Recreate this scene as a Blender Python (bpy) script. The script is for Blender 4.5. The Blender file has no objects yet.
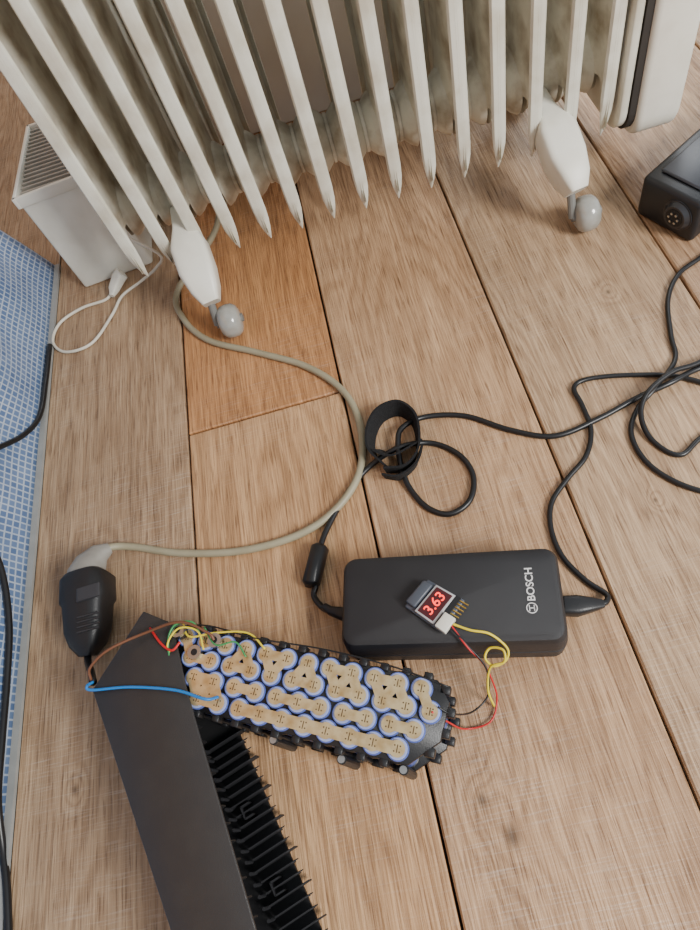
import bpy, bmesh, math, random
from mathutils import Vector, Matrix
random.seed(4)
S = bpy.context.scene
COL = S.collection

# ------------------------------------------------------------------ camera solve
H = 0.60; F = 636.0
def nrm(v): return Vector(v).normalized()
dn = nrm((160, 360, 636)); up = -dn
py = Vector((-220, -1025, 636)); py = (py - py.dot(dn)*dn).normalized()
px = py.cross(up)
def W(u, v, h=0.0):
    r = Vector((u-350, v-465, F)); s = (H-h)/r.dot(dn)
    return Vector((s*r.dot(px), s*r.dot(py), h))
cam = bpy.data.cameras.new("camera"); co = bpy.data.objects.new("camera", cam); COL.objects.link(co)
cam.sensor_fit = 'VERTICAL'; cam.sensor_height = 36; cam.lens = 36*F/930; cam.clip_start = 0.01
def c2w(c): c = Vector(c); return Vector((px.dot(c), py.dot(c), up.dot(c)))
cx, cy, cz = c2w((1,0,0)), c2w((0,-1,0)), c2w((0,0,-1))
M = Matrix((cx, cy, cz)).transposed().to_4x4(); M.translation = (0, 0, H)
co.matrix_world = M
S.camera = co

# ------------------------------------------------------------------ materials
def lin(c):
    out = []
    for x in c[:3]:
        x /= 255.0
        out.append(x/12.92 if x <= .04045 else ((x+.055)/1.055)**2.4)
    return (*out, 1)
def mat(name, c, rough=.5, metal=0., c2=None, scale=40, amt=.5, bump=0., bscale=200, trans=0, emis=0, coat=0):
    m = bpy.data.materials.new(name); m.use_nodes = True
    nt = m.node_tree; b = nt.nodes['Principled BSDF']
    b.inputs['Roughness'].default_value = rough; b.inputs['Metallic'].default_value = metal
    b.inputs['Base Color'].default_value = lin(c)
    if trans: b.inputs['Transmission Weight'].default_value = trans
    if coat: b.inputs['Coat Weight'].default_value = coat
    if emis:
        b.inputs['Emission Color'].default_value = lin(c); b.inputs['Emission Strength'].default_value = emis
    tc = nt.nodes.new('ShaderNodeTexCoord')
    n = nt.nodes.new('ShaderNodeTexNoise'); n.inputs['Scale'].default_value = scale; n.inputs['Detail'].default_value = 5
    nt.links.new(tc.outputs['Object'], n.inputs['Vector'])
    mx = nt.nodes.new('ShaderNodeMix'); mx.data_type = 'RGBA'
    c2 = c2 or tuple(x*.85 for x in c)
    mx.inputs[6].default_value = lin(c); mx.inputs[7].default_value = lin(c2)
    mr = nt.nodes.new('ShaderNodeMapRange'); mr.inputs['From Min'].default_value = .42; mr.inputs['From Max'].default_value = .72
    mr.inputs['To Max'].default_value = amt
    nt.links.new(n.outputs['Fac'], mr.inputs['Value']); nt.links.new(mr.outputs[0], mx.inputs[0])
    nt.links.new(mx.outputs[2], b.inputs['Base Color'])
    if bump:
        n2 = nt.nodes.new('ShaderNodeTexNoise'); n2.inputs['Scale'].default_value = bscale
        nt.links.new(tc.outputs['Object'], n2.inputs['Vector'])
        bp = nt.nodes.new('ShaderNodeBump'); bp.inputs['Strength'].default_value = bump; bp.inputs['Distance'].default_value = .001
        nt.links.new(n2.outputs['Fac'], bp.inputs['Height']); nt.links.new(bp.outputs[0], b.inputs['Normal'])
    return m

# ------------------------------------------------------------------ mesh helpers
def empty(name, loc=(0,0,0)):
    o = bpy.data.objects.new(name, None); o.empty_display_size = .02; COL.objects.link(o); o.location = loc
    return o
def mk(name, V, Fc, m, parent=None, smooth=False):
    me = bpy.data.meshes.new(name); me.from_pydata([tuple(v) for v in V], [], Fc)
    bm = bmesh.new(); bm.from_mesh(me); bmesh.ops.recalc_face_normals(bm, faces=bm.faces); bm.to_mesh(me); bm.free()
    if smooth:
        for p in me.polygons: p.use_smooth = True
    o = bpy.data.objects.new(name, me); COL.objects.link(o)
    if m: me.materials.append(m)
    if parent:
        o.parent = parent; o.matrix_parent_inverse = Matrix.Translation(-parent.location)
    return o
def bevel(o, w, seg=3):
    b = o.modifiers.new('bevel', 'BEVEL'); b.width = w; b.segments = seg; b.limit_method = 'ANGLE'; b.angle_limit = .6
    for p in o.data.polygons: p.use_smooth = True
    return o
class MB:
    def __init__(s): s.V = []; s.F = []
    def add(s, V, Fc):
        k = len(s.V); s.V += [Vector(v) for v in V]; s.F += [[i+k for i in f] for f in Fc]
    def box(s, c, sz, R=None):
        c = Vector(c); R = R or Matrix.Identity(3)
        V = [c + R @ Vector((x*sz[0]/2, y*sz[1]/2, z*sz[2]/2)) for x in (-1,1) for y in (-1,1) for z in (-1,1)]
        s.add(V, [(0,1,3,2),(4,6,7,5),(0,4,5,1),(2,3,7,6),(0,2,6,4),(1,5,7,3)])
    def cyl(s, a, b, r, n=20, r2=None, ring=None):
        a = Vector(a); b = Vector(b); r2 = r if r2 is None else r2
        d = (b-a).normalized(); t = Vector((1,0,0)) if abs(d.x) < .9 else Vector((0,1,0))
        e1 = d.cross(t).normalized(); e2 = d.cross(e1)
        A = [a + r*(math.cos(2*math.pi*i/n)*e1 + math.sin(2*math.pi*i/n)*e2) for i in range(n)]
        B = [b + r2*(math.cos(2*math.pi*i/n)*e1 + math.sin(2*math.pi*i/n)*e2) for i in range(n)]
        s.add(A+B, [(i, (i+1) % n, n+(i+1) % n, n+i) for i in range(n)] + [list(range(n))[::-1], list(range(n, 2*n))])
    def prism(s, pts, z0, z1):
        n = len(pts)
        s.add([(p[0], p[1], z0) for p in pts]+[(p[0], p[1], z1) for p in pts],
              [(i, (i+1) % n, n+(i+1) % n, n+i) for i in range(n)] + [list(range(n))[::-1], list(range(n, 2*n))])
    def obj(s, name, m, parent=None, smooth=False): return mk(name, s.V, s.F, m, parent, smooth)
def crom(P, n=8):
    P = [Vector(p) for p in P]; Q = [2*P[0]-P[1]]+P+[2*P[-1]-P[-2]]; out = []
    for i in range(1, len(Q)-2):
        for k in range(n):
            t = k/n; a, b, c, d = Q[i-1:i+3]
            out.append(.5*((2*b)+(c-a)*t+(2*a-5*b+4*c-d)*t*t+(3*b-a-3*c+d)*t**3))
    out.append(P[-1]); return out
def tube(name, P, r, m, parent=None, n=8, sides=10):
    C = crom(P, n); V = []; Fc = []
    e = None
    for i, c in enumerate(C):
        d = (C[min(i+1, len(C)-1)]-C[max(i-1, 0)]).normalized()
        if e is None:
            t = Vector((0,0,1)) if abs(d.z) < .9 else Vector((1,0,0)); e = d.cross(t).normalized()
        e = (e-e.dot(d)*d).normalized(); f = d.cross(e)
        V += [c+r*(math.cos(2*math.pi*k/sides)*e+math.sin(2*math.pi*k/sides)*f) for k in range(sides)]
        if i:
            for k in range(sides):
                a = (i-1)*sides
                Fc.append((a+k, a+(k+1) % sides, a+sides+(k+1) % sides, a+sides+k))
    Fc += [list(range(sides))[::-1], list(range(len(V)-sides, len(V)))]
    return mk(name, V, Fc, m, parent, True)
def loft(name, secs, m, parent=None, n=24, e=.5, smooth=True):
    """secs: (center, halfwidth, halfheight); cross sections perpendicular to path in horizontal plane"""
    V = []; Fc = []; cs = [Vector(s_[0]) for s_ in secs]
    for i, (c, hw, hh) in enumerate(secs):
        d = (cs[min(i+1, len(cs)-1)]-cs[max(i-1, 0)]); d.z *= .999; d.normalize()
        sd = d.cross(Vector((0,0,1))).normalized(); u = sd.cross(d)
        for k in range(n):
            a = 2*math.pi*k/n; ca, sa = math.cos(a), math.sin(a)
            V.append(Vector(c)+sd*hw*math.copysign(abs(ca)**e, ca)+u*hh*math.copysign(abs(sa)**e, sa))
        if i:
            b = (i-1)*n
            for k in range(n): Fc.append((b+k, b+(k+1) % n, b+n+(k+1) % n, b+n+k))
    Fc += [list(range(n))[::-1], list(range(len(V)-n, len(V)))]
    o = mk(name, V, Fc, m, parent, smooth)
    if smooth:
        o.modifiers.new('es', 'EDGE_SPLIT').split_angle = .9
    return o

# ------------------------------------------------------------------ floor
def floor_material():
    m = bpy.data.materials.new("oak_planks"); m.use_nodes = True; nt = m.node_tree; N = nt.nodes; L = nt.links
    b = N['Principled BSDF']
    tc = N.new('ShaderNodeTexCoord'); at = N.new('ShaderNodeAttribute'); at.attribute_name = 'pcol'
    off = N.new('ShaderNodeAttribute'); off.attribute_name = 'poff'
    add = N.new('ShaderNodeVectorMath'); add.operation = 'ADD'
    L.new(tc.outputs['Object'], add.inputs[0]); L.new(off.outputs['Vector'], add.inputs[1])
    def mapping(sc, src=add.outputs[0]):
        q = N.new('ShaderNodeMapping'); q.inputs['Scale'].default_value = sc; L.new(src, q.inputs['Vector']); return q.outputs[0]
    def noise(vec, s, d=4, dist=0):
        q = N.new('ShaderNodeTexNoise'); q.inputs['Scale'].default_value = s; q.inputs['Detail'].default_value = d
        q.inputs['Distortion'].default_value = dist; L.new(vec, q.inputs['Vector']); return q.outputs['Fac']
    def ma(op, a, c=None, d=None):
        q = N.new('ShaderNodeMath'); q.operation = op
        for i, x in enumerate((a, c, d)):
            if x is None: continue
            if isinstance(x, (int, float)): q.inputs[i].default_value = x
            else: L.new(x, q.inputs[i])
        return q.outputs[0]
    def ramp(v, a, c):
        q = N.new('ShaderNodeMapRange'); q.inputs['From Min'].default_value = a; q.inputs['From Max'].default_value = c
        L.new(v, q.inputs['Value']); return q.outputs[0]
    # real knots at fixed spots of the boards
    ks = None; kd = None
    for (u, v, r) in ((482,800,.0050),(512,836,.0075),(75,790,.003),(608,292,.0028),(655,500,.002)):
        p = W(u, v)
        s = N.new('ShaderNodeVectorMath'); s.operation = 'SUBTRACT'; L.new(tc.outputs['Object'], s.inputs[0]); s.inputs[1].default_value = p
        sc = N.new('ShaderNodeVectorMath'); sc.operation = 'MULTIPLY'; L.new(s.outputs[0], sc.inputs[0]); sc.inputs[1].default_value = (1, .7, 0)
        ln = N.new('ShaderNodeVectorMath'); ln.operation = 'LENGTH'; L.new(sc.outputs[0], ln.inputs[0])
        q = ma('DIVIDE', ln.outputs['Value'], r)
        g = ma('EXPONENT', ma('MULTIPLY', ma('MULTIPLY', q, q), -.07))
        g2 = ma('EXPONENT', ma('MULTIPLY', ma('MULTIPLY', q, q), -1.6))
        ks = g if ks is None else ma('ADD', ks, g); kd = g2 if kd is None else ma('ADD', kd, g2)
    low = noise(mapping((9, 1.6, 1)), 1.0, 3)
    f = ma('ADD', ma('MULTIPLY', low, 2.2), ma('MULTIPLY', ks, .35))
    sep = N.new('ShaderNodeSeparateXYZ'); L.new(tc.outputs['Object'], sep.inputs[0])
    f = ma('ADD', f, ma('MULTIPLY', sep.outputs[0], 7.0))
    wob = noise(mapping((60, 6, 1)), 1.0, 4)
    bands = ma('SINE', ma('MULTIPLY', ma('ADD', f, ma('MULTIPLY', wob, .12)), 42.0))
    bands = ramp(bands, -.3, 1.1)
    fine = ramp(noise(mapping((420, 14, 1)), 1.0, 6), .35, .66)
    pores = ramp(noise(mapping((700, 30, 1)), 1.0, 3), .56, .66)
    streak = ramp(noise(mapping((45, 2.2, 1)), 1.0, 5), .45, .68)
    blot = ramp(noise(mapping((9, 3.5, 1)), 1.0, 5), .35, .65)
    saw = ramp(noise(mapping((25, 600, 1)), 1.0, 3), .52, .80)
    fade = ramp(noise(mapping((5, 5, 1)), 1.0, 3), .4, .7)
    def mixc(fac, c1, c2, mode='MIX', f=None):
        q = N.new('ShaderNodeMix'); q.data_type = 'RGBA'; q.blend_type = mode
        if isinstance(fac, (int, float)): q.inputs[0].default_value = fac
        else: L.new(fac, q.inputs[0])
        for i, x in ((6, c1), (7, c2)):
            if isinstance(x, tuple): q.inputs[i].default_value = x
            else: L.new(x, q.inputs[i])
        return q.outputs[2]
    c = at.outputs['Color']
    c = mixc(ma('MULTIPLY', blot, .55), c, (.70,.67,.65,1), 'MULTIPLY')
    c = mixc(ma('MULTIPLY', streak, .5), c, (.58,.55,.53,1), 'MULTIPLY')
    c = mixc(ma('MULTIPLY', bands, .42), c, (.54,.46,.39,1), 'MULTIPLY')
    c = mixc(ma('MULTIPLY', fine, .65), c, (.54,.47,.41,1), 'MULTIPLY')
    c = mixc(ma('MULTIPLY', pores, .65), c, (.34,.27,.22,1), 'MULTIPLY')
    c = mixc(ma('MULTIPLY', ma('MULTIPLY', saw, fade), .28), c, (.82,.77,.71,1), 'MIX')
    c = mixc(ma('MINIMUM', ma('MULTIPLY', kd, .75), .82), c, (.06,.035,.02,1))
    L.new(c, b.inputs['Base Color'])
    r = N.new('ShaderNodeMapRange'); r.inputs['To Min'].default_value = .38; r.inputs['To Max'].default_value = .58
    L.new(fine, r.inputs['Value']); L.new(r.outputs[0], b.inputs['Roughness'])
    bp = N.new('ShaderNodeBump'); bp.inputs['Strength'].default_value = .4; bp.inputs['Distance'].default_value = .0012; bp.invert = True
    L.new(ma('ADD', fine, ma('ADD', ma('MULTIPLY', bands, .6), ma('MULTIPLY', saw, .3))), bp.inputs['Height']); L.new(bp.outputs[0], b.inputs['Normal'])
    return m
seams = [-1.25,-1.05,-.85,-.648,-.447,-.252,-.056,.144,.355,.56,.76,.96,1.16,1.36,1.56]
G = .0013
planks = []
base = {3:[(168,144,118)],4:[(188,159,127)],6:[(207,170,132)],7:[(206,176,142)],8:[(206,171,136)],9:[(198,164,128)]}
for i in range(len(seams)-1):
    joints = [-1.6, 2.6]
    if i == 5: joints = [-1.6, .469, 2.6]
    elif i not in (4,6,7,8): joints = [-1.6, random.uniform(-.6, 1.6), 2.6]
    for j in range(len(joints)-1):
        c = base.get(i, [(196,162,126)])[0]
        if i == 5: c = (217,175,130) if j == 0 else (208,154,104)
        planks.append((seams[i]+G, seams[i+1]-G, joints[j]+G, joints[j+1]-G, c))
V = []; Fc = []; cols = []; offs = []
for (x0, x1, y0, y1, c) in planks:
    k = len(V); e = .0016
    V += [(x0,y0,-e),(x1,y0,-e),(x1,y1,-e),(x0,y1,-e),(x0+e,y0+e,0),(x1-e,y0+e,0),(x1-e,y1-e,0),(x0+e,y1-e,0),
          (x0,y0,-.012),(x1,y0,-.012),(x1,y1,-.012),(x0,y1,-.012)]
    fs = [(4,5,6,7),(0,1,5,4),(1,2,6,5),(2,3,7,6),(3,0,4,7),(8,9,1,0),(9,10,2,1),(10,11,3,2),(11,8,0,3)]
    Fc += [[a+k for a in f] for f in fs]
    o_ = (random.uniform(0, 30), random.uniform(0, 30), 0)
    cols += [lin(c)]*len(fs); offs += [o_]*len(fs)
fl = mk("floor", V, Fc, floor_material())
at = fl.data.attributes.new('pcol', 'FLOAT_COLOR', 'FACE'); at.data.foreach_set('color', [x for c in cols for x in c])
at = fl.data.attributes.new('poff', 'FLOAT_VECTOR', 'FACE'); at.data.foreach_set('vector', [x for c in offs for x in c])
sub = MB(); sub.box((.15,.5,-.016), (2.9,4.3,.008)); o = sub.obj("subfloor", mat("gap_dirt", (38,26,18), .95)); 
o.parent = fl

# walls
wallm = mat("pine_wall", (186,134,84), .6, c2=(150,100,58), scale=12)
w = MB(); w.box((-.86,.5,1.0), (.04,4.2,2.2)); w.obj("wall_left", wallm)
w = MB(); w.box((.15,2.65,1.0), (2.9,.04,2.2)); w.obj("wall_back", mat("plaster", (200,196,186), .9))

# ------------------------------------------------------------------ radiator
rad = empty("oil_filled_radiator", (.05,.75,0))
creme = mat("radiator_enamel", (218,217,203), .34, c2=(164,150,124), scale=26, amt=.5)
creme_d = mat("dusty_enamel", (214,210,194), .45, c2=(140,122,96), scale=30, amt=.85)
white = mat("white_plastic", (226,224,212), .4, c2=(198,193,176), scale=30, amt=.4)
blackp = mat("black_plastic", (26,26,28), .42, bump=.15, bscale=900)
Yf, Yb, Zt = .677, .835, .62
Yc = (Yf+Yb)/2
fin_x = [-.266+.0425*i for i in range(15)]
HZ = .128
def zb(y):
    d = abs(y-Yc); e = Yc-Yf
    if d > e-.006: return .078
    if d > e-.028: return .078+.05*((e-.006-d)/.022)
    if d > .035: return .128
    return .118-.026*math.sqrt(max(0, 1-(d/.035)**2))
def zt(y):
    d = abs(y-Yc); e = Yc-Yf
    return Zt-.03*max(0, (d-(e-.03))/.03)**2
pan = MB(); fr = MB(); hubs = MB()
NY, NZ = 22, 26
for x in fin_x:
    for sgn in (-1, 1):
        V = []; Fc = []
        for i in range(NY+1):
            y = Yf+(Yb-Yf)*i/NY; d = abs(y-Yc)/(Yc-Yf)
            for j in range(NZ+1):
                tt = (j/NZ)**1.3; z = zb(y)+(zt(y)-zb(y))*tt
                rr = math.hypot((y-Yc)/.045, (z-HZ)/.045)
                bul = .009*max(0, 1-rr**2)+.0045*max(0, 1-(d/.55)**4)*min(1, max(0, (z-.12)/.06))
                V.append((x+sgn*(.0012+bul), y, z))
        for i in range(NY):
            for j in range(NZ):
                a = i*(NZ+1)+j; Fc.append((a, a+NZ+1, a+NZ+2, a+1))
        pan.add(V, Fc)
    for (ye, s) in ((Yf, -1), (Yb, 1)):
        V = []; Fc = []; lv = 22; prof = [(-1,.50),(-.75,.10),(0,0),(.75,.10),(1,.50),(.9,.75),(.5,.45),(0,.35),(-.5,.45),(-.9,.75)]
        for j in range(lv+1):
            z = .066+(Zt-.02-.066)*(j/lv)**1.6
            t = min(1, (z-.066)/.05); hw = .0076*math.sin(t*math.pi/2)+.0006
            inset = .010*(1-t)**2
            for (a, dd) in prof:
                V.append((x+a*hw, ye-s*(dd*.008*max(.2,t)+inset)*1.0, z))
        n = len(prof)
        for j in range(lv):
            for k in range(n):
                Fc.append((j*n+k, j*n+(k+1) % n, (j+1)*n+(k+1) % n, (j+1)*n+k))
        Fc += [list(range(n)), list(range(lv*n, lv*n+n))]
        fr.add(V, Fc)
pan.obj("fin_panels", creme_d, rad, True)
o = fr.obj("fin_edges", creme, rad, True); o.modifiers.new('es', 'EDGE_SPLIT').split_angle = .75
for zc in (HZ, .56):
    hubs.cyl((fin_x[0]-.01, Yc, zc), (.345, Yc, zc), .018, 24)
    for x in fin_x[:-1]:
        xm = x+.02125
        hubs.cyl((x+.003,Yc,zc), (x+.010,Yc,zc), .040, 28, .036)
        hubs.cyl((x+.010,Yc,zc), (xm-.002,Yc,zc), .036, 28, .027)
        hubs.cyl((xm-.002,Yc,zc), (xm+.002,Yc,zc), .029, 28)
        hubs.cyl((xm+.002,Yc,zc), (x+.0325,Yc,zc), .027, 28, .036)
        hubs.cyl((x+.0325,Yc,zc), (x+.0395,Yc,zc), .036, 28, .040)
o = hubs.obj("oil_channel_hubs", creme_d, rad, True); o.modifiers.new('es', 'EDGE_SPLIT').split_angle = .7
def rprof(y0, y1, z0, z1, r, n=6):
    out = []
    for (cy_, cz_, a0) in ((y1-r, z0+r, -90), (y1-r, z1-r, 0), (y0+r, z1-r, 90), (y0+r, z0+r, 180)):
        for k in range(n+1):
            a = math.radians(a0+90*k/n); out.append((cy_+r*math.cos(a), cz_+r*math.sin(a)))
    return out
def yz_prism(mb, prof, x0, x1):
    n = len(prof)
    mb.add([(x0, p[0], p[1]) for p in prof]+[(x1, p[0], p[1]) for p in prof],
           [(i, (i+1) % n, n+(i+1) % n, n+i) for i in range(n)]+[list(range(n)), list(range(n, 2*n))])
hs = MB(); yz_prism(hs, rprof(.662,.85,.058,.64,.030), .360, .412)
bevel(hs.obj("control_housing", white, rad), .007, 3)
hs = MB(); yz_prism(hs, rprof(.668,.84,.066,.63,.028), .352, .360); hs.obj("housing_gap_shade", mat("gap_shade_dark", (46,42,38), .7), rad)  # dark plate paints the shade in the slot between last fin and housing
hs = MB(); yz_prism(hs, rprof(.670,.84,.070,.63,.026), .341, .3515); bevel(hs.obj("end_plate", creme, rad), .002, 2)
# feet with casters
wheelm = mat("grey_caster_rubber", (160,160,154), .22, c2=(126,124,114), scale=60, coat=.8)
for (xf, xw) in ((-.193,-.176), (.266,.288)):
    for s in (1, -1):
        Y = lambda y: y if s == 1 else 2*Yc-y
        loft("foot_bracket", [((xf-.004,Y(.725),.116),.010,.010),((xf-.003,Y(.692),.112),.011,.011),((xf-.001,Y(.679),.105),.020,.014),((xf,Y(.672),.100),.0225,.018),((xf+.002,Y(.645),.083),.0225,.020),
             ((xf+.005,Y(.625),.068),.0175,.020),((xf+.007,Y(.613),.058),.011,.014)], white, rad, e=.36)
        # domed caster wheel
        V = []; Fc = []; prof = [(-.015,.004),(-.0145,.011),(-.012,.0175),(-.007,.0212),(0,.022),(.007,.0212),(.012,.0175),(.0145,.011),(.015,.004)]
        n = 32
        for (a, r_) in prof:
            V += [(xw+a, Y(.612)+r_*math.cos(2*math.pi*k/n), .022+r_*math.sin(2*math.pi*k/n)) for k in range(n)]
        for j in range(len(prof)-1):
            for k in range(n): Fc.append((j*n+k, j*n+(k+1) % n, (j+1)*n+(k+1) % n, (j+1)*n+k))
        Fc += [list(range(n)), list(range((len(prof)-1)*n, len(prof)*n))]
        mk("caster_wheel", V, Fc, wheelm, rad, True)
        cst = MB(); cst.cyl((xw-.018,Y(.612),.022), (xw+.0175,Y(.612),.022), .0055, 14)
        cst.cyl((xw-.017,Y(.612),.022), (xf+.004,Y(.625),.06), .005, 12)
        cst.obj("caster_axle", mat("axle_grey", (120,120,116), .4), rad, True).modifiers.new('es','EDGE_SPLIT').split_angle = .5
# cord of the radiator
cordm = mat("grey_cord_pvc", (158,151,126), .45, c2=(136,128,102))
R = .0042
pts = [(-.15,.80,.12),(-.17,.77,.05)]+[tuple(W(u,v,R)) for u,v in ((178,290),(183,318),(208,340),(255,352),(305,366),(342,390),(360,425),(360,470),(337,508),(298,535),(240,551),(180,553),(135,547))]+[tuple(W(112,547,.012)), tuple(W(100,553,.02))]
tube("power_cord", pts, R, cordm, rad, 10, 12)
greyplug = mat("grey_plug_plastic", (150,147,140), .4, c2=(118,114,106))
loft("power_plug", [(W(110,548,.016),.0055,.0055),(W(100,553,.02),.0105,.010),(W(91,564,.022),.0165,.015),(W(88,573,.022),.0195,.019),(W(88,582,.022),.0195,.019)], greyplug, rad, e=.75)
# ------------------------------------------------------------------ extension socket
cp = empty("extension_cord_socket", W(88,615,0))
loft("socket_body", [(W(88,576,.022),.0215,.0205),(W(88,580,.022),.0262,.0218),(W(88,602,.022),.0262,.0218),(W(88,606,.022),.0235,.020),(W(88,632,.02),.0215,.018),(W(88,646,.018),.016,.015),(W(88,656,.016),.008,.008)], blackp, cp, e=.6)
sb = MB()
for k in range(4):
    sb.box(W(88,615+5*k,.0398-.0006*k), (.024,.0014,.0016))
sb.obj("grip_ribs", mat("rib_black", (50,50,52), .4), cp)
loft("grip_plate", [(W(88,586,.0430),.013,.0015),(W(88,599,.0430),.013,.0015)], mat("socket_label", (52,52,55), .5), cp)
tube("socket_cable", [W(88,650,.016), W(88,662,.02), W(91,672,.04), W(93,682,.07)], .0036, blackp, cp)

# ------------------------------------------------------------------ battery case (open channel)
case = empty("battery_case", (-.26,.03,0))
cm = mat("case_black", (46,43,42), .36, c2=(54,50,47), scale=60, bump=.25, bscale=1500)
ci = mat("case_inner", (18,18,20), .6)
ht = .075
A = W(92,690,ht); B = W(143,611,ht); C = W(172,623,ht); D = W(186,688,ht); E = W(256,930,ht)
ax = (W(170,930,ht)-A).normalized(); LN = .37
A2 = A+ax*LN; E2 = D+(E-D).normalized()*.345
mb = MB(); mb.prism([A, A2, E2, D, C, B][::-1], ht-.003, ht)
o = mb.obj("top_plate", cm, case); bevel(o, .0012, 2)
mb = MB()
def wall(p, q, z0, z1, th, side=1):
    p = Vector((p[0], p[1], 0)); q = Vector((q[0], q[1], 0)); d = (q-p).normalized(); nn = Vector((-d.y, d.x, 0))*th*side
    mb.prism([p, q, q+nn, p+nn], z0, z1)
wall(A, A2, 0, ht-.003, .003, 1); wall(A, B, 0, ht-.003, .003, -1); wall(A2, E2, 0, ht-.003, .003, 1)
bevel(mb.obj("side_walls", cm, case), .0006, 1)
bD = W(240,735,.003); bE0 = W(306,893,.003); dB = (bE0-bD).normalized(); bS = bD-dB*.045; bE = bD+dB*.27
mb = MB(); mb.prism([A, A2, bE, bS, W(172,640,0)][::-1], .0, .003); mb.obj("bottom_plate", ci, case)
mb = MB(); nB = Vector((-dB.y, dB.x, 0))
if nB.x < 0: nB = -nB
ang = math.atan2(nB.y, nB.x)
Rb = Matrix.Rotation(ang, 3, 'Z')
for k in range(30):
    p = bD+dB*(.0+k*.0088)
    mb.box(p-nB*.012+Vector((0,0,.006)), (.03 if k % 3 else .042, .0011, .009), Rb)
    mb.cyl(p+nB*.001+Vector((0,0,.010)), p+nB*.008+Vector((0,0,.010)), .0009, 8, .0004)
    mb.cyl(p-nB*.030+Vector((0,0,.004)), p-nB*.030+Vector((0,0,.018)), .0014, 8)
for k in (7, 14, 21):
    p = bD+dB*(k*.0088)-nB*.020
    mb.box(p+Vector((0,0,.006)), (.0012,.010,.012), Rb); mb.box(p+nB*.004+dB*.005+Vector((0,0,.006)), (.008,.0012,.012), Rb); mb.box(p+nB*.004-dB*.005+Vector((0,0,.006)), (.008,.0012,.012), Rb)
mb.obj("inner_ribs", mat("rib_plastic", (32,32,35), .6), case)
mb = MB()
for k in range(24):
    p = D+(E-D).normalized()*(.006+k*.013); p.z = ht-.009
    mb.box(p-nB*.006, (.010,.0012,.011), Rb)
mb.obj("upper_ribs", ci, case)

# ------------------------------------------------------------------ charger
ch = empty("battery_charger", (.002,.180,0))
cr = math.radians(-12); Rz = Matrix.Rotation(cr, 3, 'Z'); c0 = Vector((.001,.1775,0))
chm = mat("charger_black", (32,32,35), .5, c2=(38,38,40), bump=.4, bscale=2500)
def rrect(w, d, r, n=6):
    out = []
    for (sx, sy, a0) in ((1,-1,-90),(1,1,0),(-1,1,90),(-1,-1,180)):
        for k in range(n+1):
            a = math.radians(a0+90*k/n); out.append((sx*(w/2-r)+r*math.cos(a), sy*(d/2-r)+r*math.sin(a)))
    return out
V = []; Fc = []
lev = [(0,.190,.080,.010),(.002,.195,.086,.012),(.021,.196,.087,.012),(.022,.194,.085,.012),(.024,.194,.085,.012),(.025,.196,.087,.012),(.045,.193,.084,.012),(.050,.188,.080,.011),(.052,.180,.072,.010)]
for (z, w_, d_, r_) in lev:
    V += [c0+Rz @ Vector((p[0], p[1], z)) for p in rrect(w_, d_, r_)]
n = 28
for j in range(len(lev)-1):
    for k in range(n): Fc.append((j*n+k, j*n+(k+1) % n, (j+1)*n+(k+1) % n, (j+1)*n+k))
Fc += [list(range(n))[::-1], list(range((len(lev)-1)*n, len(lev)*n))]
o = mk("housing", V, Fc, chm, ch, True); o.modifiers.new('es', 'EDGE_SPLIT').split_angle = .55
def text(name, s, size, origin, xdir, ydir, m, parent, ext=.0002, off=0):
    cu = bpy.data.curves.new(name, 'FONT'); cu.body = s; cu.size = size; cu.extrude = ext; cu.align_x = 'CENTER'; cu.align_y = 'CENTER'; cu.offset = off
    cu.materials.append(m); ob = bpy.data.objects.new(name, cu); COL.objects.link(ob)
    x = Vector(xdir).normalized(); y = Vector(ydir); y = (y-y.dot(x)*x).normalized(); z = x.cross(y)
    mm = Matrix((x, y, z)).transposed().to_4x4(); mm.translation = origin
    ob.parent = parent; ob.matrix_parent_inverse = Matrix.Translation(-parent.location)
    ob.matrix_basis = mm
    return ob
printm = mat("white_print", (225,225,225), .5)
yd = Rz @ Vector((0,1,0)); xd = Rz @ Vector((1,0,0))
text("maker_label", "BOSCH", .0092, W(530,584,.0522), yd, -xd, printm, ch, .0002, .00012)
lg = MB(); pc = W(532,608,.0521)
for k in range(28):
    a0, a1 = 2*math.pi*k/28, 2*math.pi*(k+1)/28
    lg.add([pc+Vector((r*math.cos(a), r*math.sin(a), .0002)) for r in (.0047,.0039) for a in (a0, a1)], [(0,1,3,2)])
lg.box(pc+Vector((0,0,.0002)), (.0045,.0008,.0002), Rz); lg.box(pc+xd*.002+Vector((0,0,.0002)), (.0008,.005,.0002), Rz); lg.box(pc-xd*.002+Vector((0,0,.0002)), (.0008,.005,.0002), Rz)
lg.obj("logo_ring", printm, ch)
# DC lead of charger
cab = mat("black_cable_pvc", (22,22,24), .38)
loft("lead_strain_relief", [(W(352,614,.022),.007,.006),(W(343,614,.021),.0065,.0055),(W(331,611,.018),.0045,.0045),(W(325,607,.014),.0038,.0038)], blackp, ch, e=.8)
r = .0031
tube("dc_lead", [W(332,612,.018), W(322,607,.011), W(314,596,.006), W(316,585,.007), W(318,565,.009), W(321,545,.008), W(329,525,.005), W(346,495,r), W(368,468,r), W(398,448,.012), W(430,443,r), W(458,454,r), W(473,475,r),
     W(470,500,r), W(450,514,r), W(428,508,r), W(411,490,r), W(402,470,.008), W(398,445,.012), W(402,428,.012), W(425,417,.006), W(465,416,r), W(510,430,r), W(555,436,r), W(600,418,r), W(635,399,.0035), W(670,383,.0095), W(700,368,.005), W(760,350,r)], r, cab, ch, 8)
loft("ferrite_core", [(W(311,586,.0095),.006,.006),(W(311,583,.0095),.0092,.0092),(W(320,548,.0095),.0092,.0092),(W(321,545,.0095),.006,.006)], cab, ch, e=.9)
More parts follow.
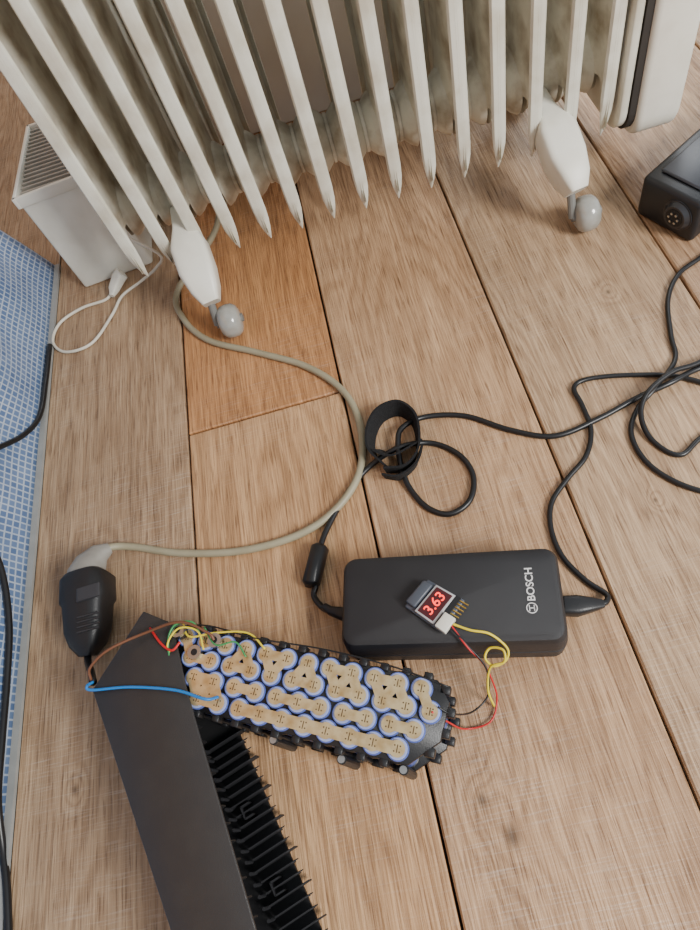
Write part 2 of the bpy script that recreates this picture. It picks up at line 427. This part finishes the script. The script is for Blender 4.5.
# mains lead
loft("mains_plug", [(W(564,606,.016),.0085,.008),(W(577,606,.016),.009,.008),(W(590,605,.014),.0065,.0065),(W(603,604,.011),.0036,.0036)], blackp, ch, e=.5)
r2 = .0027
tube("mains_lead", [W(598,604,.012), W(606,602,.009), W(606,594,.005), W(585,580,r2), W(562,556,r2), W(551,528,r2), W(552,502,r2), W(568,478,r2), W(586,456,r2), W(591,430,r2), W(582,405,r2), W(574,388,r2), W(588,379,r2), W(630,375,r2), W(680,377,.0037), W(740,395,r2)], r2, cab, ch, 8)

# extra coiled lead at right
ex = empty("extension_lead", W(670,400,0))
tube("lead_coil_1", [W(740,230,r2), W(700,258,r2), W(678,275,r2), W(668,300,r2), W(671,335,r2), W(675,360,r2), W(655,388,.009), W(638,408,r2), W(631,432,r2), W(643,458,r2), W(668,478,r2), W(705,492,r2), W(760,500,r2)], r2, cab, ex)
tube("lead_coil_2", [W(760,330,r2), W(700,362,.009), W(672,372,.015), W(648,392,.015), W(641,415,.009), W(652,440,r2), W(680,455,r2), W(705,435,r2), W(760,410,r2)], r2, cab, ex)

# ------------------------------------------------------------------ hook and loop strap
def ribbon(name, P, hw, th, m, parent=None, lean=0):
    C_ = crom(P, 8); V = []; Fc = []
    for i, c in enumerate(C_):
        d = (C_[min(i+1, len(C_)-1)]-C_[max(i-1, 0)]); d.z = 0; d.normalize(); nn = Vector((-d.y, d.x, 0))
        u = (Vector((0,0,1))+nn*lean).normalized()
        V += [c+u*hw+nn*th, c+u*hw-nn*th, c-u*hw-nn*th, c-u*hw+nn*th]
        if i:
            a = (i-1)*4
            for k in range(4): Fc.append((a+k, a+(k+1) % 4, a+4+(k+1) % 4, a+4+k))
    Fc += [(0,1,2,3), (len(V)-1, len(V)-2, len(V)-3, len(V)-4)]
    return mk(name, V, Fc, m, parent, False)
vel = mat("velcro_black", (18,18,20), .95, c2=(36,36,38), scale=300, bump=1, bscale=1500)
vs = empty("cable_strap", W(395,440,0))
hv = .0115
ribbon("strap_loop", [W(u,v,.0125) for u,v in ((386,466),(372,452),(371,432),(380,415),(398,408),(413,418),(418,436),(416,455),(404,468),(385,470))], hv, .0012, vel, vs, .25)
ribbon("strap_tail", [W(u,v,.0125) for u,v in ((376,450),(392,455),(410,446),(420,440))], hv, .0012, vel, vs, -.6)
ribbon("strap_fold", [W(u,v,.0125) for u,v in ((384,476),(400,477),(416,464),(421,448))], .011, .0012, vel, vs, -.3)

# ------------------------------------------------------------------ battery pack
bp_ = empty("battery_pack", (-.14,.13,0))
sdir = Vector((.908,-.419,0)).normalized(); tdir = Vector((sdir.y, -sdir.x, 0))   # t towards camera
tdir = -tdir if tdir.y > 0 else tdir
P0 = Vector((-.243,.209,0))
def L3(s, t, z): return P0+sdir*s+tdir*t+Vector((0,0,z))
Rp = Matrix((sdir, -tdir, Vector((0,0,1)))).transposed()
wrap = mat("cell_wrap_blue", (92,106,172), .3, c2=(76,90,150))
ringm = mat("cell_insulator", (164,176,220), .45, c2=(128,142,204))
nick = mat("nickel_strip", (230,206,158), .30, .7, c2=(190,154,100), scale=90, amt=.9)
weld = mat("weld_marks", (90,70,46), .5, .4)
steel = mat("steel", (190,190,188), .3, 1)
cells = MB(); rings = MB(); strips = MB(); welds = MB(); hold = MB(); cap = MB()
sp = .0197; rs = .0160; grid = {}
ncol = {0:12, 1:12, 2:12, 3:11}; first = {0:0, 1:0, 2:1, 3:1}
for rI in range(4):
    for cI in range(first[rI], ncol[rI]):
        s = .012+cI*sp+(sp/2 if rI % 2 else 0)
        t = .0095+rI*rs
        grid[(rI, cI)] = (s, t)
        zt_ = .0665
        cells.cyl(L3(s,t,.002), L3(s,t,zt_-.001), .0091, 24)
        n_ = 24
        cells.cyl(L3(s,t,zt_-.001), L3(s,t,zt_-.0002), .0091, 24, .0087)
        Vv = [L3(s,t,zt_)+Vector((rr*math.cos(2*math.pi*k/n_), rr*math.sin(2*math.pi*k/n_), zz)) for (rr, zz) in ((.0082,-.0006),(.0079,.0001),(.0056,.0001),(.0056,-.0008)) for k in range(n_)]
        rings.add(Vv, [(j*n_+k, j*n_+(k+1) % n_, (j+1)*n_+(k+1) % n_, (j+1)*n_+k) for j in range(3) for k in range(n_)])
        cap.cyl(L3(s,t,zt_-.0002), L3(s,t,zt_+.0002), .0054, 20)
        for (z0, z1) in ((.0,.010), (.053,.0630)):
            hold.cyl(L3(s,t,z0), L3(s,t,z1), .0106, 14)
zz = [.0671]
def strip(keys, w=.0125):
    pts = [grid[k] for k in keys if k in grid]
    zz[0] += .00003
    for (s, t) in pts:
        strips.cyl(L3(s,t,zz[0]-.0002), L3(s,t,zz[0]+.00012), .0065, 18)
        zz[0] += .000006
        for (da, db) in ((-.0022,-.0022),(.0022,-.0022),(-.0022,.0022),(.0022,.0022)):
            welds.cyl(L3(s+da,t+db,zz[0]), L3(s+da,t+db,zz[0]+.00035), .00065, 6)
        welds.box(L3(s, t, zz[0]+.0001), (.0008,.006,.00025), Rp)
    for i in range(len(pts)):
        for j in range(i+1, len(pts)):
            a = L3(*pts[i], zz[0]); b = L3(*pts[j], zz[0])
            if (a-b).length < .0215:
                d = (b-a).normalized(); RR = Matrix((d, Vector((-d.y, d.x, 0)), Vector((0,0,1)))).transposed()
                strips.box((a+b)/2, ((a-b).length, w*.66, .00032), RR); zz[0] += .000006
strip([(0,0),(1,0),(1,1)]); strip([(0,1),(0,2)])
strip([(0,3),(1,2),(1,3)]); strip([(0,4),(0,5),(1,4)]); strip([(1,5),(0,6),(1,6)])
strip([(0,7),(0,8),(1,7),(1,8)]); strip([(1,9),(0,9),(0,10),(1,10)]); strip([(0,11),(1,11)])
strip([(2,1),(2,2),(3,1),(3,2)], .015); strip([(2,3),(2,4)]); strip([(2,5),(2,6),(2,7)]); strip([(2,8),(2,9)]); strip([(2,10),(2,11)])
strip([(3,3),(3,4),(3,5),(3,6),(3,7),(3,8),(3,9),(3,10)], .015)
# holder deck between the cells
deck = [L3(.002,.0,0), L3(.240,.0,0), L3(.252,.015,0), L3(.250,.045,0), L3(.228,.067,0), L3(.026,.067,0), L3(.018,.04,0), L3(.002,.03,0)]
hold.prism(deck, .058, .0640); hold.prism(deck, .001, .008)
for k in range(13):
    hold.box(L3(.010+k*.0185, -.0015, .059), (.007,.006,.012), Rp)
    if 1 < k < 12:
        hold.box(L3(.006+k*.0185, .0690, .058), (.007,.006,.012), Rp)
        hold.box(L3(.010+k*.0185, .0690, .006), (.009,.006,.012), Rp)
        hold.box(L3(.006+k*.0185, .0690, .033), (.0025,.003,.05), Rp)
for (s, t) in ((.247,.006),(.2535,.022),(.252,.038),(.243,.054)):
    hold.box(L3(s, t, .058), (.008,.007,.012), Rp); hold.box(L3(s, t, .006), (.008,.007,.012), Rp)
cells.obj("cells", wrap, bp_, True).modifiers.new('es','EDGE_SPLIT').split_angle = .5
rings.obj("cell_insulators", ringm, bp_); cap.obj("cell_caps", steel, bp_)
strips.obj("nickel_strips", nick, bp_); welds.obj("spot_welds", weld, bp_); bevel(hold.obj("cell_holder", blackp, bp_), .0005, 1)
sc = MB(); sk = MB()
for p, zt2 in ((W(177,630,.078), .078), (W(214,640,.073), .073), (W(194,652,.07), .070)):
    b0 = Vector((p.x, p.y, 0)); sk.cyl(b0+Vector((0,0,.004)), b0+Vector((0,0,zt2-.004)), .0060, 16); sc.cyl(b0+Vector((0,0,zt2-.004)), b0+Vector((0,0,zt2)), .0064, 20); sk.cyl(b0+Vector((0,0,zt2)), b0+Vector((0,0,zt2+.0003)), .003, 16)
for (s, t) in ((.175,.0745),(.115,.0735),(.225,.0705)):
    sk.cyl(L3(s,t,.0), L3(s,t,.056), .0040, 12); sc.cyl(L3(s,t,.056), L3(s,t,.058), .0030, 16)
sc.obj("terminal_screws", steel, bp_); sk.obj("screw_posts", blackp, bp_)
yel = mat("wire_yellow", (228,206,50), .4); red = mat("wire_red", (196,30,34), .4); grn = mat("wire_green", (60,140,80), .4)
blk = mat("wire_black", (22,22,24), .4); blue = mat("wire_blue", (30,120,195), .4); brn = mat("wire_brown", (112,70,46), .45)
tube("balance_wire_black", [L3(.0,.004,.07), L3(.03,-.003,.071), L3(.08,-.001,.071), L3(.14,-.004,.070), L3(.2,-.002,.071), L3(.25,.004,.068)], .0007, blk, bp_)
tube("balance_wire_yellow", [L3(.006,.0,.071), L3(.018,.010,.073), L3(.04,.002,.072), L3(.07,-.004,.071), L3(.09,.006,.070)], .0009, yel, bp_)
tube("balance_wire_green", [L3(.016,.040,.069), L3(.006,.03,.074), L3(.001,.015,.078), L3(.004,.003,.079), L3(.018,-.002,.076), L3(.03,.01,.071)], .0010, grn, bp_)
tube("balance_wire_green_2", [L3(.028,-.001,.072), L3(.045,.012,.073), L3(.062,.006,.072), L3(.075,.016,.070)], .0008, grn, bp_)
tube("balance_wire_yellow_2", [L3(.012,.032,.070), L3(.002,.022,.077), L3(.008,.006,.079), L3(.024,.004,.074), L3(.034,.018,.070)], .0009, yel, bp_)
tube("blue_lead", [W(93,682,.072), W(87,686,.078), W(92,690,.0775), W(130,687,.0775), W(175,690,.079), W(205,699,.080), W(218,697,.0695)], .0013, blue, bp_)
tube("brown_lead", [W(91,680,.072), W(90,668,.08), W(108,650,.085), W(145,633,.08), W(180,622,.084), W(208,633,.078), W(214,640,.0740)], .0013, brn, bp_)
tube("red_lead", [W(150,628,.076), W(158,640,.078), W(166,648,.078), W(173,650,.078), W(180,642,.078)], .0011, red, bp_)

# ------------------------------------------------------------------ cell voltage meter
vm = empty("voltage_tester", W(435,605,.05))
q = [W(*p, .054) for p in ((428,580),(465,601),(441,633),(405,607))]
mb = MB(); mb.prism(q[::-1], .0525, .0565); bevel(mb.obj("tester_body", mat("tester_blue_grey", (78,84,96), .35), vm), .001, 2)
e1 = (q[1]-q[0]).normalized(); e2 = (q[0]-q[3]).normalized()
def VQ(a, b, z): # a along length 0..1, b across 0..1 (0 = near side)
    p = q[3]*(1-a)*(1-b)+q[2]*a*(1-b)+q[0]*(1-a)*b+q[1]*a*b; return Vector((p.x, p.y, z))
mb = MB(); mb.prism([VQ(.27,.04,0), VQ(.79,.04,0), VQ(.79,.96,0), VQ(.27,.96,0)], .0565, .0600); bevel(mb.obj("display_frame", mat("display_frame", (186,184,184), .3), vm), .0004, 2)
mb = MB(); mb.prism([VQ(.32,.09,0), VQ(.74,.09,0), VQ(.74,.91,0), VQ(.32,.91,0)], .0600, .0605); mb.obj("display_window", mat("display_window", (74,22,24), .2), vm)
mb = MB(); mb.prism([VQ(-.03,.10,0), VQ(.23,.10,0), VQ(.23,.90,0), VQ(-.03,.90,0)], .0565, .062); bevel(mb.obj("buzzer", mat("buzzer_grey", (72,77,86), .4), vm), .0015, 2)
text("digits", "3.63", .0128, VQ(.53,.5,.0608), e2, -e1, mat("led_red", (255,60,48), .4, emis=2.2), vm, .0001, .0001)
mb = MB(); mb.prism([VQ(.84,.02,0), VQ(1.12,.02,0), VQ(1.12,.45,0), VQ(.84,.45,0)], .0565, .063); bevel(mb.obj("wire_connector", white, vm), .0006, 2)
mb = MB()
for k in range(5):
    p = VQ(.85,.52+.1*k,.0575); mb.cyl(p, p+e1*.011, .0006, 8)
mb.obj("header_pins", mat("gold_pins", (210,180,90), .3, .9), vm)
mb = MB(); mb.prism([VQ(.80,.48,0), VQ(.92,.48,0), VQ(.92,.98,0), VQ(.80,.98,0)], .0565, .0600); mb.obj("pin_header", blackp, vm)
c_ = VQ(1.1,.23,.059)
tube("tester_wire_red", [c_+e2*.0015, W(468,648,.053), W(482,662,.04), W(492,680,.02), W(497,700,.004), W(490,722,.003), W(465,729,.006), W(448,722,.04), W(432,712,.069)], .0008, red, vm)
tube("tester_wire_black", [c_, W(466,644,.054), W(486,668,.04), W(488,695,.015), W(472,712,.02), W(452,714,.06), W(438,707,.070)], .0008, blk, vm)
tube("tester_wire_yellow", [c_+e2*.003, W(470,630,.058), W(490,634,.055), W(507,648,.045), W(506,660,.04), W(494,666,.04), W(485,658,.043), W(490,648,.046), W(503,650,.049), W(504,662,.045), W(490,668,.04), W(488,690,.02), W(494,706,.003)], .0011, yel, vm)

# ------------------------------------------------------------------ small ventilated white box
dh = empty("dehumidifier", (-.347,.87,0))
bx = MB(); bx.prism([(-.400,.788),(-.290,.797),(-.292,.95),(-.395,.95)], 0, .152); bevel(bx.obj("box_body", white, dh), .004, 3)
rim = MB()
TL, TR, BR, BL = Vector((-.403,.784,0)), Vector((-.287,.793,0)), Vector((-.289,.954,0)), Vector((-.398,.954,0))
def rimseg(p, q_, th=.005):
    d = (q_-p).normalized(); nn = Vector((-d.y, d.x, 0))*th; rim.prism([p, q_, q_+nn, p+nn], .148, .163)
rimseg(TL, TR); rimseg(TR, BR); rimseg(BR, BL); rimseg(BL, TL)
bevel(rim.obj("box_rim", white, dh), .001, 2)
lv = MB()
for k in range(16):
    y = .80+k*.0095
    lv.box((-.343,y,.1565), (.103,.0030,.006))
lv.obj("louvres", mat("louvre_grey", (160,157,148), .5), dh)
wcab = mat("white_cable", (216,210,194), .4)
tube("box_cable", [(-.30,.789,.06), W(160,255,.05), W(156,268,.02), W(140,282,.008), W(122,296,.006), W(112,315,.003), W(92,343,.003), W(66,352,.003), W(53,342,.003), W(60,323,.003), W(82,308,.003), W(105,300,.003), W(112,292,.006), W(118,284,.010)], .0021, wcab, dh)
loft("box_cable_plug", [(W(112,296,.007),.003,.003),(W(114,289,.009),.007,.006),(W(119,277,.012),.009,.008),(W(122,273,.015),.009,.008)], white, dh)

# ------------------------------------------------------------------ blue tarp at the left
def tarp_mat():
    m = bpy.data.materials.new("tarp_blue_grid"); m.use_nodes = True; nt = m.node_tree; N = nt.nodes; L = nt.links; b = N['Principled BSDF']
    uv = N.new('ShaderNodeAttribute'); uv.attribute_name = 'cloth'
    br = N.new('ShaderNodeTexBrick'); br.offset = 0; br.inputs['Scale'].default_value = 1
    br.inputs['Color1'].default_value = lin((92,116,154)); br.inputs['Color2'].default_value = lin((116,138,172)); br.inputs['Mortar'].default_value = lin((184,194,208))
    br.inputs['Brick Width'].default_value = .0085; br.inputs['Row Height'].default_value = .0085; br.inputs['Mortar Size'].default_value = .0010
    n = N.new('ShaderNodeTexNoise'); n.inputs['Scale'].default_value = 14; L.new(uv.outputs['Vector'], n.inputs['Vector'])
    mx = N.new('ShaderNodeMix'); mx.data_type = 'RGBA'; mx.blend_type = 'MULTIPLY'; mx.inputs[7].default_value = (.50,.55,.62,1)
    L.new(n.outputs['Fac'], mx.inputs[0]); L.new(br.outputs['Color'], mx.inputs[6])
    L.new(uv.outputs['Vector'], br.inputs['Vector']); L.new(mx.outputs[2], b.inputs['Base Color']); b.inputs['Roughness'].default_value = .3
    return m
V = []; Fc = []; uvs = []; ny, nz = 90, 30
def tarp_x(y, t): return -.452-.30*t-.010*math.sin(y*17+t*6)*min(1, t*8)-.006*math.sin(y*41-t*15)*min(1, t*8)
for i in range(ny+1):
    y = -.75+1.61*i/ny
    for j in range(nz+1):
        t = j/nz*.42
        V.append((tarp_x(y, t), y, .001+t*.93)); uvs.append((y, t, 0))
for i in range(ny):
    for j in range(nz):
        a = i*(nz+1)+j; Fc.append((a, a+nz+1, a+nz+2, a+1))
tp = mk("blue_tarpaulin", V, Fc, tarp_mat(), None, True)
a_ = tp.data.attributes.new('cloth', 'FLOAT_VECTOR', 'POINT'); a_.data.foreach_set('vector', [x for c in uvs for x in c])
so = tp.modifiers.new('sol', 'SOLIDIFY'); so.thickness = .001; so.offset = 1
hem = MB(); hem.box((-.449,.06,.002), (.008,1.6,.004)); o = hem.obj("tarp_hem", mat("hem_grey", (150,150,146), .6)); o.parent = tp
def onT(u, v, off_=.006):
    best = None
    for k in range(200):
        h = k*.0015
        p = W(u, v, h); e = abs(p.x-(tarp_x(p.y, h/.93)+off_))
        if best is None or e < best[0]: best = (e, p)
    return best[1]
tube("loose_cable", [onT(-40,462), onT(0,447), onT(25,434), onT(40,415), onT(46,380), onT(50,345)], .0033, cab)
tube("loose_cable.001", [onT(-20,530), onT(0,565), onT(9,620), onT(7,680), onT(2,740), onT(-2,800), W(3,850,.004), W(7,890,.004), W(9,960,.004)], .0035, cab)

# ------------------------------------------------------------------ board behind radiator
bd = MB(); bd.box((.03,1.045,.20), (.56,.02,.40)); bevel(bd.obj("insulation_board", mat("board_grey", (200,195,184), .8, c2=(168,160,146), scale=8)), .004, 2)

# ------------------------------------------------------------------ second battery housing top right
sb_ = empty("ebike_battery", W(690,190,0))
hb = .055
a0, a1, a2 = W(643,176,hb), W(704,122,hb), W(702,206,hb)
d1 = (a1-a0); d2 = (a2-a0)
mb = MB(); mb.prism([a0, a2, a2+d1*2.2, a0+d1*2.2], 0, hb); bevel(mb.obj("battery_shell", mat("shell_black", (28,30,34), .4, bump=.2, bscale=900), sb_), .006, 3)
mb = MB(); kc = W(683,211,.029); nd = Vector((d2.y, -d2.x, 0)).normalized()
if nd.y > 0: nd = -nd
mb.cyl(kc, kc+nd*.010, .019, 32); mb.cyl(kc+nd*.010, kc+nd*.015, .0175, 32, .014)
o = mb.obj("connector_socket", mat("socket_black", (44,45,49), .3), sb_, True); o.modifiers.new('es','EDGE_SPLIT').split_angle = .5
mb = MB(); mb.cyl(kc+nd*.0151, kc+nd*.0155, .011, 28); mb.obj("socket_recess", ci, sb_)
mb = MB()
for k in range(6): 
    aa = k*math.tau/6; s1 = Vector((-nd.y, nd.x, 0)); mb.cyl(kc+nd*.0152+s1*.006*math.cos(aa)+Vector((0,0,.006*math.sin(aa))), kc+nd*.017+s1*.006*math.cos(aa)+Vector((0,0,.006*math.sin(aa))), .0015, 10)
mb.obj("connector_pins", steel, sb_)
mb = MB(); mb.prism([a0+d1*.15+d2*.15, a0+d1*.15+d2*.85, a0+d1*2+d2*.85, a0+d1*2+d2*.15], hb, hb+.004); bevel(mb.obj("lid_panel", mat("lid_grey", (52,55,62), .4), sb_), .002, 2)

# ------------------------------------------------------------------ light
wd = bpy.data.worlds.new("daylight"); S.world = wd; wd.use_nodes = True
bg = wd.node_tree.nodes['Background']; bg.inputs[0].default_value = (.86,.93,1.0,1); bg.inputs[1].default_value = .72
def area(name, loc, tgt, sx, sy, p, c):
    l = bpy.data.lights.new(name, 'AREA'); l.shape = 'RECTANGLE'; l.size = sx; l.size_y = sy; l.energy = p; l.color = c
    o = bpy.data.objects.new(name, l); COL.objects.link(o); o.location = loc
    o.rotation_euler = (Vector(tgt)-Vector(loc)).to_track_quat('-Z', 'Y').to_euler()
area("window_light", (1.5,-1.0,1.5), (0,.35,0), .7, .8, 84, (1,.98,.95))
area("window_light_far", (.9,2.3,1.6), (.2,.5,0), 1.2, 1.0, 32, (.94,.97,1))
